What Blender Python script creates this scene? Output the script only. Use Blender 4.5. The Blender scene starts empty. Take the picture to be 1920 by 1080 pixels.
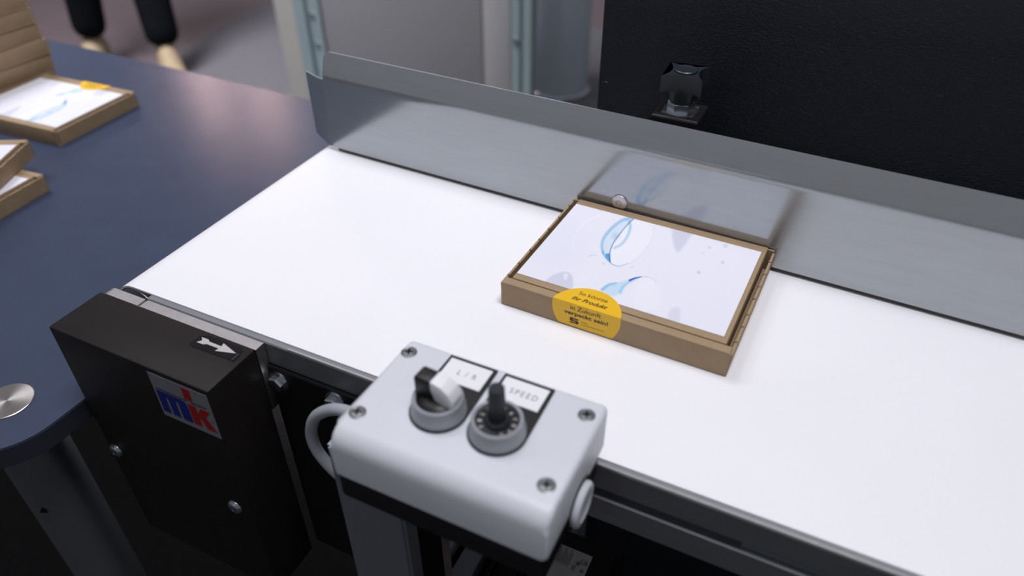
import bpy, bmesh, math, random
import numpy as np
from mathutils import Vector, Matrix
random.seed(4)
R = math.radians
ZB = 0.83                       # belt height above the floor; shapes are written with the belt surface at z = 0
scene = bpy.context.scene
COL = scene.collection

# ------------------------------------------------------------------ camera
cd = bpy.data.cameras.new('camera'); cam = bpy.data.objects.new('camera', cd); COL.objects.link(cam)
RC = ((0.90013074, 0.43560946, -0.00300676), (0.2649628, -0.55296402, -0.78995285), (-0.34577356, 0.71026416, -0.61316022))
M3 = Matrix((RC[0], [-v for v in RC[1]], [-v for v in RC[2]])).transposed()
cam.matrix_world = Matrix.Translation((0, 0, ZB + .34)) @ M3.to_4x4()
cd.sensor_width = 36; cd.lens = 36 * 1391.05 / 1920; cd.clip_start = .02; cd.clip_end = 100
cd.dof.use_dof = True; cd.dof.focus_distance = .56; cd.dof.aperture_fstop = 4.2
scene.camera = cam

# ------------------------------------------------------------------ world, lamps of the hall, added sheen light, exposure
w = bpy.data.worlds.new('hall'); scene.world = w; w.use_nodes = True
bg = w.node_tree.nodes['Background']; bg.inputs[0].default_value = (.92, .93, 1.0, 1); bg.inputs[1].default_value = .20
def lamp(name, loc, to, size, power, col, sy=None):
    d = bpy.data.lights.new(name, 'AREA'); d.energy = power; d.color = col; d.size = size
    if sy: d.shape = 'RECTANGLE'; d.size_y = sy
    o = bpy.data.objects.new(name, d); COL.objects.link(o)
    o.location = Vector(loc) + Vector((0, 0, ZB))
    o.rotation_euler = (Vector(to) - Vector(loc)).to_track_quat('-Z', 'Y').to_euler()
    return o
lamp('hall_lamp_main', (-.9, .9, 2.3), (-.2, .45, 0), .5, 8.5, (.97, .96, 1))
lamp('hall_lamp_right', (.22, .30, 2.2), (.22, .32, 0), .7, 31, (.97, .96, 1))
lamp('hall_lamp_warm', (-5.11, 4.43, 2.0), (-.86, .74, -.08), .26, 4.5, (1, .66, .60))
lamp('hall_lamp_warm_second', (-4.68, 4.67, 2.16), (-.74, .74, -.08), .26, 4.5, (1, .66, .60))
lamp('hall_lamp_far', (-2.4, .9, 2.9), (-2.2, 2.4, -.6), 1.2, 72, (.96, .96, 1)).data.spread = R(95)
lamp('sheen_light_rear', (-.9, -5.2, 2.6), (.2, .6, .1), .45, 10, (.80, .88, 1))  # unseen light added behind the camera to give the black panel its sheen
vs = scene.view_settings
vs.view_transform = 'Standard'; vs.look = 'None'; vs.gamma = 1; vs.use_curve_mapping = False; vs.exposure = 0

# ------------------------------------------------------------------ materials
MATS = {}
def mat(name, col, rough=.5, metal=0., vary=0., vscale=30., bump=0., bscale=200., spec=.5, aniso=0., stretch=None, emit=0, coat=0):
    m = bpy.data.materials.new(name); m.use_nodes = True; nt = m.node_tree; b = nt.nodes['Principled BSDF']
    b.inputs['Base Color'].default_value = (*col, 1); b.inputs['Roughness'].default_value = rough
    b.inputs['Metallic'].default_value = metal; b.inputs['Specular IOR Level'].default_value = spec
    b.inputs['Anisotropic'].default_value = aniso; b.inputs['Coat Weight'].default_value = coat
    tc = nt.nodes.new('ShaderNodeTexCoord'); mp = nt.nodes.new('ShaderNodeMapping'); nt.links.new(tc.outputs['Object'], mp.inputs[0])
    if stretch: mp.inputs['Scale'].default_value = stretch
    if vary:
        n = nt.nodes.new('ShaderNodeTexNoise'); n.inputs['Scale'].default_value = vscale; n.inputs['Detail'].default_value = 5
        nt.links.new(mp.outputs[0], n.inputs['Vector'])
        r = nt.nodes.new('ShaderNodeMapRange'); r.inputs[1].default_value = .3; r.inputs[2].default_value = .7
        r.inputs[3].default_value = 1 - vary; r.inputs[4].default_value = 1 + vary; nt.links.new(n.outputs['Fac'], r.inputs[0])
        x = nt.nodes.new('ShaderNodeVectorMath'); x.operation = 'SCALE'; x.inputs[0].default_value = col
        nt.links.new(r.outputs[0], x.inputs['Scale']); nt.links.new(x.outputs[0], b.inputs['Base Color'])
    if bump:
        n = nt.nodes.new('ShaderNodeTexNoise'); n.inputs['Scale'].default_value = bscale; n.inputs['Detail'].default_value = 3
        nt.links.new(mp.outputs[0], n.inputs['Vector'])
        bp = nt.nodes.new('ShaderNodeBump'); bp.inputs['Strength'].default_value = bump; bp.inputs['Distance'].default_value = .001
        nt.links.new(n.outputs['Fac'], bp.inputs['Height']); nt.links.new(bp.outputs[0], b.inputs['Normal'])
    if emit:
        b.inputs['Emission Color'].default_value = (*col, 1); b.inputs['Emission Strength'].default_value = emit
    MATS[name] = m; return m
mat('belt_white', (.90, .90, .94), .42, vary=.015, vscale=8, bump=.04, bscale=900)
mat('steel_sheet', (.40, .42, .44), .16, .66, vary=.03, vscale=20, stretch=(1, 12, 12), aniso=.3)
mat('aluminium', (.62, .60, .61), .38, 1, vary=.06, vscale=120)
mat('frame_aluminium', (.30, .31, .335), .42, .7, vary=.08, vscale=40, stretch=(1, 20, 20))
mat('post_aluminium', (.36, .40, .46), .42, .75, vary=.04, vscale=40, stretch=(15, 15, 1))
mat('leg_steel', (.36, .40, .43), .3, .9, vary=.05, vscale=30)
mat('cap_steel', (.46, .43, .42), .34, 1, vary=.06, vscale=200, aniso=.7)
mat('black_cover', (.012, .010, .010), .5, vary=.1, vscale=60, bump=.06, bscale=900, spec=.22)
mat('black_plastic', (.008, .008, .010), .42, vary=.05)
mat('black_matt', (.005, .005, .006), .7, vary=.05, spec=.2)
mat('gap_shade', (.07, .06, .055), .7, vary=.1)  # shade under the guide, put into a colour
mat('black_powdercoat', (.006, .008, .015), .34, bump=1.0, bscale=420, vary=.05, stretch=(1, 1, 1.6))
mat('knob_black', (.016, .021, .028), .38, vary=.05)
mat('kraft', (.355, .25, .15), .78, vary=.06, vscale=60, bump=.10, bscale=350, stretch=(1, 1, 1))
mat('kraft_edge', (.30, .20, .12), .85, vary=.12, vscale=400, bump=.2, bscale=700)
mat('sticker_yellow', (.86, .50, .012), .45, vary=.02)
mat('ink_black', (.03, .022, .012), .6, vary=.05)
mat('cover_grey', (.66, .68, .74), .42, vary=.015, bump=.05, bscale=1500)
mat('ring_grey', (.33, .34, .38), .38, vary=.04)
mat('cable_grey', (.34, .35, .39), .5, vary=.05)
mat('gland_grey', (.42, .45, .50), .45, vary=.04)
mat('label_white', (.84, .84, .88), .5, vary=.01)
mat('label_grey', (.50, .47, .48), .5, vary=.03)
mat('plate_silver', (.21, .22, .25), .4, vary=.02)
mat('ink_grey', (.18, .18, .21), .6, vary=.05)
mat('logo_blue', (.008, .016, .20), .45, vary=.03)
mat('logo_red', (.34, .008, .008), .45, vary=.03)
mat('screw_dark', (.26, .27, .28), .4, .8, vary=.05)
mat('zinc', (.58, .62, .66), .26, 1, vary=.05, vscale=100)
mat('table_laminate', (.043, .058, .105), .22, vary=.04, vscale=25, bump=.05, bscale=1200)
mat('table_edge', (.030, .034, .050), .45, vary=.04)
mat('carpet_dark', (.016, .013, .014), .95, vary=.2, vscale=80, bump=.5, bscale=300)
mat('carpet_grey', (.115, .110, .125), .92, vary=.08, vscale=60, bump=.3, bscale=300)
mat('floor_mauve', (.115, .085, .095), .42, vary=.06, vscale=6)
mat('cabinet_grey', (.30, .295, .31), .5, vary=.02, vscale=4)
mat('cabinet_light', (.42, .41, .42), .5, vary=.02, vscale=4)
mat('cabinet_beige', (.36, .345, .325), .55, vary=.03, vscale=5)
mat('profile_teal', (.36, .45, .48), .35, .4, vary=.04, vscale=8)
mat('column_blue', (.52, .60, .68), .35, .2, vary=.04, vscale=8)
mat('joint_dark', (.05, .05, .055), .6, vary=.05)
mat('trouser_black', (.004, .005, .007), .95, spec=.1, vary=.2, vscale=30, bump=.3, bscale=200)
mat('jacket_dark', (.02, .022, .03), .85, vary=.1, vscale=30)
mat('shoe_tan', (.34, .255, .16), .7, vary=.1, vscale=30, bump=.2, bscale=200)
mat('sole_dark', (.20, .16, .11), .8, vary=.1)
mat('skin', (.55, .35, .26), .5, vary=.05)
mat('hair_brown', (.05, .03, .02), .7, vary=.2, vscale=100)
mat('led_orange', (1, .25, .03), .4, emit=2.0)
# printed picture: colours come from the sheet's own print
m = bpy.data.materials.new('printed_paper'); m.use_nodes = True; nt = m.node_tree; b = nt.nodes['Principled BSDF']; b.inputs['Roughness'].default_value = .38
a_ = nt.nodes.new('ShaderNodeAttribute'); a_.attribute_name = 'ink'; nt.links.new(a_.outputs['Color'], b.inputs['Base Color']); MATS['printed_paper'] = m

# ------------------------------------------------------------------ builders
def tag(o, label=None, cat=None, group=None, kind=None):
    for k, v in (('label', label), ('category', cat), ('group', group), ('kind', kind)):
        if v: o[k] = v
    return o
ORG = {}
def thing(name, loc, label, cat, group=None, rz=0):
    o = bpy.data.objects.new(name, None); COL.objects.link(o); o.empty_display_size = .02
    o.location = Vector(loc) + Vector((0, 0, ZB)); o.rotation_euler.z = rz
    ORG[o] = Vector(loc); return tag(o, label, cat, group)
def obj(name, bm, material, parent=None, smooth=True, loc=None, ang=35):
    """bm is written in belt coordinates; it is shifted to its thing's origin (or to loc for a top-level mesh)"""
    o_ = Vector(loc) if loc is not None else (ORG.get(parent) or Vector((0, 0, 0)))
    for v in bm.verts: v.co -= o_
    bmesh.ops.recalc_face_normals(bm, faces=bm.faces[:])
    me = bpy.data.meshes.new(name); bm.to_mesh(me); bm.free()
    for mt in (material if isinstance(material, (list, tuple)) else [material]): me.materials.append(MATS[mt])
    if smooth:
        for p in me.polygons: p.use_smooth = True
        try: me.set_sharp_from_angle(angle=R(ang))
        except Exception: pass
    o = bpy.data.objects.new(name, me); COL.objects.link(o)
    if parent is not None: o.parent = parent; ORG[o] = ORG[parent]
    else: o.location = o_ + Vector((0, 0, ZB)); ORG[o] = o_
    return o
def new(): return bmesh.new()
def box(bm, x0, x1, y0, y1, z0, z1, bev=0., seg=2):
    r = bmesh.ops.create_cube(bm, size=1); vs = r['verts']
    bmesh.ops.scale(bm, vec=(x1 - x0, y1 - y0, z1 - z0), verts=vs)
    bmesh.ops.translate(bm, vec=((x0 + x1) / 2, (y0 + y1) / 2, (z0 + z1) / 2), verts=vs)
    if bev: bmesh.ops.bevel(bm, geom=list({e for v in vs for e in v.link_edges}), offset=bev, segments=seg, affect='EDGES', profile=.5)
    return bm
def BX(*a, **k): return box(new(), *a, **k)
def frame(n):
    n = Vector(n).normalized(); u = n.cross(Vector((0, 0, 1)))
    if u.length < .01: u = Vector((1, 0, 0))
    u.normalize(); return u, n.cross(u).normalized() if abs(n.z) < .99 else Vector((0, 1, 0)), n
def prism(bm, pts, o, u, v, n, t, bev=0):
    """closed polygon pts (2D in u,v) extruded by t along n"""
    o, u, v, n = map(Vector, (o, u, v, n))
    a = [bm.verts.new(o + u * p[0] + v * p[1]) for p in pts]; b_ = [bm.verts.new(q.co + n * t) for q in a]
    k = len(a); f1 = bm.faces.new(a[::-1]); f2 = bm.faces.new(b_)
    for i in range(k): bm.faces.new((a[i], a[(i + 1) % k], b_[(i + 1) % k], b_[i]))
    if bev: bmesh.ops.bevel(bm, geom=list(f2.edges), offset=bev, segments=2, affect='EDGES', profile=.5)
    return bm
def circ(r, k=32, a0=0, a1=2 * math.pi, c=(0, 0), end=False):
    m_ = k if not end else k - 1
    return [(c[0] + r * math.cos(a0 + (a1 - a0) * i / m_), c[1] + r * math.sin(a0 + (a1 - a0) * i / m_)) for i in range(k)]
def lathe(bm, prof, o, n=(0, 0, 1), k=40):
    """prof: list of (radius, height along n)"""
    u, v, n = frame(n); o = Vector(o); rings = []
    for r, h in prof:
        if r < 1e-6: rings.append([bm.verts.new(o + n * h)])
        else: rings.append([bm.verts.new(o + n * h + (u * math.cos(2 * math.pi * i / k) + v * math.sin(2 * math.pi * i / k)) * r) for i in range(k)])
    for a, b_ in zip(rings, rings[1:]):
        for i in range(k):
            j = (i + 1) % k
            if len(a) == 1 and len(b_) == 1: continue
            if len(a) == 1: bm.faces.new((a[0], b_[i], b_[j]))
            elif len(b_) == 1: bm.faces.new((a[i], a[j], b_[0]))
            else: bm.faces.new((a[i], a[j], b_[j], b_[i]))
    return bm
def catmull(P, k=10):
    P = [Vector(p) for p in P]; Q = [P[0] * 2 - P[1]] + P + [P[-1] * 2 - P[-2]]; out = []
    for i in range(1, len(Q) - 2):
        for s in range(k):
            t = s / k; a, b_, c, d = Q[i - 1:i + 3]
            out.append(.5 * ((2 * b_) + (c - a) * t + (2 * a - 5 * b_ + 4 * c - d) * t * t + (3 * b_ - a - 3 * c + d) * t ** 3))
    return out + [P[-1]]
def tube(bm, P, r, k=14):
    rings = []; up = Vector((0, 1, 0))
    for i, p in enumerate(P):
        t = (P[min(i + 1, len(P) - 1)] - P[max(i - 1, 0)]).normalized(); u = up.cross(t).normalized(); v = t.cross(u)
        rr = r[i] if isinstance(r, list) else r
        rings.append([bm.verts.new(p + (u * math.cos(2 * math.pi * j / k) + v * math.sin(2 * math.pi * j / k)) * rr) for j in range(k)])
    for a, b_ in zip(rings, rings[1:]):
        for j in range(k): bm.faces.new((a[j], a[(j + 1) % k], b_[(j + 1) % k], b_[j]))
    bm.faces.new(rings[0][::-1]); bm.faces.new(rings[-1]); return bm
def text(bm, s, o, u, v, width, height=None, bold=0., shear=0., space=1.):
    """flat lettering: lower-left corner at o, reading along u, letters upright along v, fitted to width (and height)"""
    cu = bpy.data.curves.new('t', 'FONT'); cu.body = s; cu.size = 1; cu.offset = bold; cu.shear = shear; cu.space_character = space; cu.resolution_u = 3
    ob = bpy.data.objects.new('t', cu); COL.objects.link(ob); dg = bpy.context.evaluated_depsgraph_get(); dg.update()
    me = bpy.data.meshes.new_from_object(ob.evaluated_get(dg)); bpy.data.objects.remove(ob); bpy.data.curves.remove(cu)
    co = np.array([q.co for q in me.vertices]); lo = co.min(0); sz = co.max(0) - lo; sx = width / sz[0]; sy = (height / sz[1]) if height else sx
    o, u, v = map(Vector, (o, u, v)); vs_ = [bm.verts.new(o + u * float((c[0] - lo[0]) * sx) + v * float((c[1] - lo[1]) * sy)) for c in co]
    for p in me.polygons:
        try: bm.faces.new([vs_[i] for i in p.vertices])
        except ValueError: pass
    bpy.data.meshes.remove(me); return bm
def copy_tree(o, parent=None):
    c = o.copy(); COL.objects.link(c); c.parent = parent
    for ch in [x for x in bpy.data.objects if x.parent == o]: copy_tree(ch, c)
    return c
def hexa(r): return circ(r, 6, R(15), R(375))
def bolt(name, parent, o, n, r=.0065, h=.005, washer=True, material='zinc', label=None):
    u, v, n = frame(n); o = Vector(o); bm = new()
    prism(bm, hexa(r), o + n * (.0015 if washer else 0), u, v, n, h, .0006)
    b_ = obj(name, bm, material, parent)
    if washer: obj('washer', lathe(new(), [(0, 0), (r * 1.35, 0), (r * 1.35, .0013), (0, .0015)], o, n, 28), material, b_)
    if label: b_['label'] = label
    return b_
def button_screw(name, parent, o, n, r, material='zinc'):
    o = Vector(o); n = Vector(n).normalized(); bm = new()
    lathe(bm, [(0, 0), (r, 0), (r * .98, r * .12), (r * .8, r * .34), (r * .5, r * .44), (r * .40, r * .45), (r * .38, r * .16), (0, r * .12)], o, n, 28)
    return obj(name, bm, material, parent)

# ------------------------------------------------------------------ the setting
FL = -ZB
tag(obj('floor', BX(-7, 4, -3, 8, FL - .1, FL), 'floor_mauve', smooth=False, loc=(-1.5, 2, FL)), kind='structure')
# carpets laid on the hall floor
bm = new(); prism(bm, [(-2.60, 1.2), (-2.70, 2.28), (-2.80, 2.82), (-2.82, 3.3), (3.5, 3.3), (3.5, 1.2)], (0, 0, FL), (1, 0, 0), (0, 1, 0), (0, 0, 1), .004)
tag(obj('floor_carpet', bm, 'carpet_grey', smooth=False, loc=(-.5, 2, FL)), kind='structure')
tag(obj('floor_stand_carpet', BX(-3.2, 3.5, -2.6, 1.2, FL, FL + .005), 'carpet_dark', smooth=False, loc=(0, 0, FL)), kind='structure')

# ------------------------------------------------------------------ belt conveyor
conv = thing('belt_conveyor', (0, .4, FL), 'belt conveyor with a wide white belt, dark side frame and black side cover', 'conveyor')
XL, XR, RB = -.449, .85, .022
Y0, Y1 = .2720, .5420
def belt_loop(r):
    pts = [(XR, 0)] if False else []
    for i in range(17): a = math.pi / 2 + math.pi * i / 16; pts.append((XL + r * math.cos(a), -RB + r * math.sin(a)))
    for i in range(17): a = -math.pi / 2 + math.pi * i / 16; pts.append((XR + r * math.cos(a), -RB + r * math.sin(a)))
    return pts
bm = new(); out = belt_loop(RB); inn = belt_loop(RB - .0016); k = len(out)
V = [[bm.verts.new((p[0], y, p[1])) for p in L] for y, L in ((Y0, out), (Y1, out), (Y1, inn), (Y0, inn))]
for s in range(4):
    for i in range(k): j = (i + 1) % k; bm.faces.new((V[s][i], V[s][j], V[(s + 1) % 4][j], V[(s + 1) % 4][i]))
obj('belt', bm, 'belt_white', conv, ang=40)
for x in (XL, XR):
    obj('roller', lathe(new(), [(0, 0), (.0195, 0), (.0203, .002), (.0203, Y1 - Y0 - .002), (.0195, Y1 - Y0), (0, Y1 - Y0)], (x, Y0, -RB), (0, 1, 0), 36), 'aluminium', conv)
obj('slider_bed', BX(XL + .025, XR - .025, Y0, Y1, -.006, -.0022), 'aluminium', conv, smooth=False)
def side_frame(ya, yb, sgn):
    # slotted profile: outer face at ya, slot cut between -.0208 and -.0296
    p = [(yb, -.0012), (ya + sgn * .0008, -.0012), (ya, -.002), (ya, -.0205), (ya + sgn * .0012, -.0212), (ya + sgn * .010, -.0212), (ya + sgn * .010, -.0292), (ya + sgn * .0012, -.0292), (ya, -.0300), (ya, -.0500), (ya + sgn * .0008, -.0508), (yb, -.0508)]
    bm = new(); prism(bm, p, (-.43, 0, 0), (0, 1, 0), (0, 0, 1), (1, 0, 0), .43 + XR - .02)
    return obj('side_profile', bm, 'frame_aluminium', conv, smooth=False)
side_frame(.2672, .2860, 1)
side_frame(.5700, .5430, -1)
# bright edge seal along the belt
obj('edge_strip', BX(-.30, XR - .03, .2672, .2690, -.0012, -.0002, .0003, 1), 'aluminium', conv)
# dark slot filler strip set in the profile's slot, starts half way along
obj('slot_cover', BX(.01, XR - .03, .2705, .2745, -.0285, -.0218), 'leg_steel', conv, smooth=False)
for x in (-.36, .0, .45): obj('cross_member', BX(x - .02, x + .02, .286, .543, -.05, -.03), 'black_matt', conv, smooth=False)
# bearing plates at the tail (light aluminium strip between cover and belt)
def plate(x0, x1, rl):
    bm = new(); pts = [(x1, -.0015), (x1, -.060), (x0, -.060)] + ([(x0 + rl + rl * math.cos(a), -.0015 - rl + rl * math.sin(a)) for a in [math.pi - i * math.pi / 12 for i in range(7)]] if rl else [(x0, -.0015)])
    prism(bm, pts, (0, .2585, 0), (1, 0, 0), (0, 0, 1), (0, 1, 0), .0080)
    return obj('bearing_plate', bm, 'aluminium', conv, smooth=False)
plate(-.4675, -.4305, .006); plate(-.4280, -.3195, 0)
obj('plate_joint', BX(-.4305, -.4280, .2588, .2660, -.058, -.0024), 'zinc', conv, smooth=False)
# black side cover: folded sheet, top, front and ends
cov = obj('side_cover', box(new(), -.4675, -.3195, .2135, .2582, -.235, -.0005, .0016, 2), 'black_cover', conv)
bm = new()
prism(bm, [(-.364, .2435), (-.3625, .2525), (-.3575, .2552), (-.329, .2552), (-.3255, .253), (-.3255, .2455), (-.3275, .2425), (-.361, .2418)], (0, 0, -.0004), (1, 0, 0), (0, 1, 0), (0, 0, 1), .0003)
ar = obj('arrow_sticker', bm, 'black_matt', cov, smooth=False); ar['label'] = 'white arrow on a black sticker'
bm = new(); arrow = [(-.3605, .2515), (-.3578, .2490), (-.3602, .2462), (-.3545, .2462), (-.3522, .2476), (-.3415, .2476), (-.3425, .2448), (-.3275, .2490), (-.3425, .2532), (-.3415, .2502), (-.3522, .2502), (-.3545, .2516)]
# cover is level three already reached by its sticker, so the arrow print is a sister of the sticker
prism(bm, arrow, (0, 0, -.0001), (1, 0, 0), (0, 1, 0), (0, 0, 1), .0003); obj('arrow', bm, 'label_grey', cov, smooth=False)
obj('end_clip', BX(-.3262, -.3245, .2425, .2495, -.0004, .0004), 'black_plastic', cov, smooth=False)
# maker's plate
FX, FZ, FY = -.3735, -.0460, .2135
def fr(px, pz, d=0): return (FX + px * .052, FY - .0003 - d, FZ + pz * .0415)
bm = new(); prism(bm, [(0, 0), (.052, 0), (.052, .0415), (0, .0415)], (FX, FY, FZ), (1, 0, 0), (0, 0, 1), (0, -1, 0), .0003)
obj('logo_plate', bm, 'plate_silver', cov, smooth=False)
def logo_poly(polys, material):
    bm = new()
    for p in polys: prism(bm, [(a * .052, c * .0415) for a, c in p], fr(0, 0), (1, 0, 0), (0, 0, 1), (0, -1, 0), .0002)
    return obj('logo', bm, material, cov, smooth=False)
logo_poly([[(.04, .12), (.175, .12), (.175, .46), (.19, .52), (.21, .52), (.22, .48), (.22, .12), (.345, .12), (.345, .46), (.36, .52), (.385, .52), (.395, .48), (.395, .12), (.56, .12), (.56, .50), (.53, .60), (.47, .62), (.04, .62)]], 'logo_blue')
logo_poly([[(.565, .70), (.70, .70), (.70, .96), (.565, .96)], [(.58, .12), (.715, .12), (.715, .30), (.74, .33), (.80, .12), (.97, .12), (.85, .42), (.96, .60), (.80, .60), (.715, .44), (.715, .60), (.58, .60)]], 'logo_red')
bm = text(new(), 'TECHNOLOGY GROUP', fr(.04, .635, .0002), (1, 0, 0), (0, 0, 1), .046, .0020, .02); text(bm, '®', fr(.93, .35, .0002), (1, 0, 0), (0, 0, 1), .002)
obj('lettering', bm, 'ink_black', cov, smooth=False)
for x in (-.4585, -.3345): button_screw('cover_screw', cov, (x, .2135, -.1285), (0, -1, 0), .0065, 'leg_steel')
# black drive plate bolted to the profile
obj('drive_plate', BX(-.3193, -.2335, .2640, .2670, -.23, -.0205, .0008, 1), 'black_matt', conv, smooth=False)
for x, z in ((-.3105, -.0315), (-.262, -.030)): bolt('hex_bolt', conv, (x, .2640, z), (0, -1, 0), .0062, .005)
for z in (-.08, -.15): bolt('hex_bolt', conv, (-.262, .2640, z), (0, -1, 0), .0045, .003)
# legs of the conveyor stand
def leg(x0, x1, y0, y1, zt):
    bm = new(); c = (x0 + x1) / 2; s = .004
    pts = []
    for (xa, ya) in ((x0, y0), (x1, y0), (x1, y1), (x0, y1)): pts.append((xa, ya))
    prism(bm, pts, (0, 0, FL + .03), (1, 0, 0), (0, 1, 0), (0, 0, 1), zt - FL - .03)
    bmesh.ops.bevel(bm, geom=[e for e in bm.edges if abs(e.verts[0].co.z - e.verts[1].co.z) > .1], offset=.002, segments=2, affect='EDGES')
    l = obj('stand_leg', bm, 'post_aluminium', conv, smooth=False)
    obj('leveling_foot', lathe(new(), [(0, 0), (.03, 0), (.03, .006), (.012, .014), (.008, .03), (0, .03)], (c, (y0 + y1) / 2, FL + .005), (0, 0, 1), 24), 'black_plastic', l)
leg(-.2314, -.1807, .2165, .2665, -.0105)
leg(-.2314, -.1807, .5710, .6100, -.012)
leg(.55, .60, .2165, .2665, -.02); leg(.55, .60, .5710, .6100, -.02)
# black slot line on the leg's side
obj('leg_slot', BX(-.1810, -.1803, .2290, .2540, -.80, -.02), 'black_matt', conv, smooth=False)

# ------------------------------------------------------------------ steel guide plate
GA = R(-2.45); gx, gy = -.4455, .5172
U = Vector((math.cos(GA), math.sin(GA), 0)); N = Vector((math.sin(GA), -math.cos(GA), 0)); Z = Vector((0, 0, 1))      # N faces the belt
guide = thing('guide_plate', (gx, gy, 0), 'long bent stainless steel guide plate standing along the far side of the belt', 'guide rail')
def G(a, d, z): return Vector((gx, gy, 0)) + U * a - N * d + Z * z
T = .0015; LG = 1.15; zb, zm = .0038, .0735; tl = .0062; fh = .0235
def sheet(bm, P, t):
    """grid of points P[i][j] thickened along its own normal"""
    a = [[bm.verts.new(q) for q in row] for row in P]; F = []
    for i in range(len(a) - 1):
        for j in range(len(a[0]) - 1): F.append(bm.faces.new((a[i][j], a[i + 1][j], a[i + 1][j + 1], a[i][j + 1])))
    bm.normal_update()
    g = bmesh.ops.extrude_face_region(bm, geom=F); vs_ = [e for e in g['geom'] if isinstance(e, bmesh.types.BMVert)]
    return vs_
bm = new(); prof = [(0, zb)] + [(0, zm - .004)]
for i in range(1, 7): f = i / 6; prof.append((tl / fh * .004 * f * f * .5, zm - .004 + .008 * f))
d0, z0_ = prof[-1]; prof.append((d0 + tl, z0_ + fh - .004))
rc = .007; xs = [rc * (1 - math.cos(a)) for a in [i * math.pi / 14 for i in range(8)]] + [.012, .03, .06] + [LG * i / 12 for i in range(1, 13)]
d0, z0_ = prof[-2]; body = []
for a in xs:                                       # the leaning flange ends in a rounded corner
    L_ = fh - .004; h_ = L_ - rc + math.sqrt(max(0, rc * rc - (rc - a) ** 2)) if a < rc else L_
    body.append([G(a, d, z) for d, z in prof[:-1]] + [G(a, d0 + tl * h_ / L_, z0_ + h_)])
ext = sheet(bm, body, T)
for v in ext: v.co += -N * T
obj('face_and_flange', bm, 'steel_sheet', guide, ang=25)
obj('gap_shade_strip', prism(new(), [(.004, .0006), (.004, .0075), (LG, .0075), (LG, .0006)], G(0, .0018, 0), U, Z, -N, .004), 'gap_shade', guide, smooth=False)  # dark strip standing in for the shaded gap below the guide
# flared lead-in at the start, bent away from the belt
fa = R(19); wv = (-U * math.cos(fa) - N * math.sin(fa)); bm = new(); rows = []
for i in range(6):                                  # small bend radius
    f = i / 5; q = G(0, 0, 0) + (-U * math.cos(fa * f * .5) - N * math.sin(fa * f * .5)) * .008 * f
    rows.append([q + Z * (zb + .0006 * f), q + Z * (zm - .001)])
q = rows[-1][0] + wv * .0205
rows.append([Vector((q.x, q.y, zb + .0055)), Vector((q.x, q.y, zm - .001))])
ext = sheet(bm, rows, T)
for v in ext: v.co += -N * T
obj('lead_in_flare', bm, 'steel_sheet', guide, ang=50)
# screw head
sp = G(.0, 0, .0245); sc = Vector((-.148, 0, 0)); t_ = (sc.x - gx) / U.x; so = G(t_, 0, .0255)
scr = lathe(new(), [(0, 0), (.0068, 0), (.0068, .0008), (.0063, .0014), (.0032, .0019), (.0027, .0019), (.0025, .0009), (0, .0008)], so, N, 32)
obj('screw_head', scr, 'aluminium', guide)

# ------------------------------------------------------------------ clamp with star knob behind the guide
cl = thing('clamp_bracket', (-.1215, .551, -.0508), 'black clamp post with a four-lobed star knob behind the steel guide', 'clamp')
KX, KY = -.1200, .551
bm = new(); prism(bm, [(-.0185, -.0175), (.0185, -.0175), (.0185, .0175), (-.0185, .0175)], (KX, KY + .0, -.0505), (1, 0, 0), (0, 1, 0), (0, 0, 1), .1425, .0015)
obj('post', bm, 'black_plastic', cl, smooth=False)
obj('post_recess', BX(KX - .0125, KX + .0125, KY - .0115, KY + .0115, .0915, .0923), 'joint_dark', cl, smooth=False)
obj('hex_nut', prism(new(), hexa(.0105), (KX, KY, .0923), (1, 0, 0), (0, 1, 0), (0, 0, 1), .0072, .0006), 'zinc', cl, smooth=False)
st = []                                             # four points with hollow sides between them
for q in range(4):
    a = R(90 * q + 4)
    for i in range(17):
        t = -.88 + 1.76 * i / 16; x, y = t * .0172, -(.0102 + .0068 * t * t); st.append((x * math.cos(a) - y * math.sin(a), x * math.sin(a) + y * math.cos(a)))
kn = obj('star_knob', prism(new(), st, (KX, KY, .1105), (1, 0, 0), (0, 1, 0), (0, 0, 1), .0130, .0005), 'knob_black', cl)
obj('knob_hub', lathe(new(), [(0, .0), (.0092, 0), (.0098, .002), (.0108, .014), (0, .014)], (KX, KY, .0990), (0, 0, 1), 32), 'knob_black', cl)
obj('knob_cap', lathe(new(), [(.0088, 0), (.0088, .0012), (.0080, .0018), (.0068, .0014), (0, .0014)], (KX, KY, .1235), (0, 0, 1), 32), 'knob_black', cl)
obj('lock_washer', lathe(new(), [(.0, 0), (.0135, 0), (.0135, .0012), (0, .0012)], (KX, KY, .0913), (0, 0, 1), 28), 'zinc', cl)

# ------------------------------------------------------------------ black machine housing
mh = thing('machine_housing', (.4, 1.05, FL), 'large black powder-coated machine housing behind the steel guide', 'machine')
obj('front_panel', BX(-.2130, 1.10, .6200, .6220, -.70, .95, .0006, 1), 'black_powdercoat', mh, smooth=False)
obj('housing_body', BX(-.2080, 1.09, .6220, 1.40, -.70, .93, .002, 1), 'black_powdercoat', mh, smooth=False)
for z in (.0715, -.2, .35): obj('panel_screw', lathe(new(), [(0, 0), (.0034, 0), (.0030, .0009), (.0016, .001), (.0014, .0004), (0, .0003)], (-.2062, .6200, z), (0, -1, 0), 20), 'knob_black', mh)
for x in (-.15, 1.03):
    for y in (.68, 1.34): obj('machine_foot', lathe(new(), [(0, 0), (.035, 0), (.035, .012), (.015, .02), (.015, .13), (0, .13)], (x, y, FL), (0, 0, 1), 24), 'black_plastic', mh)

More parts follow.
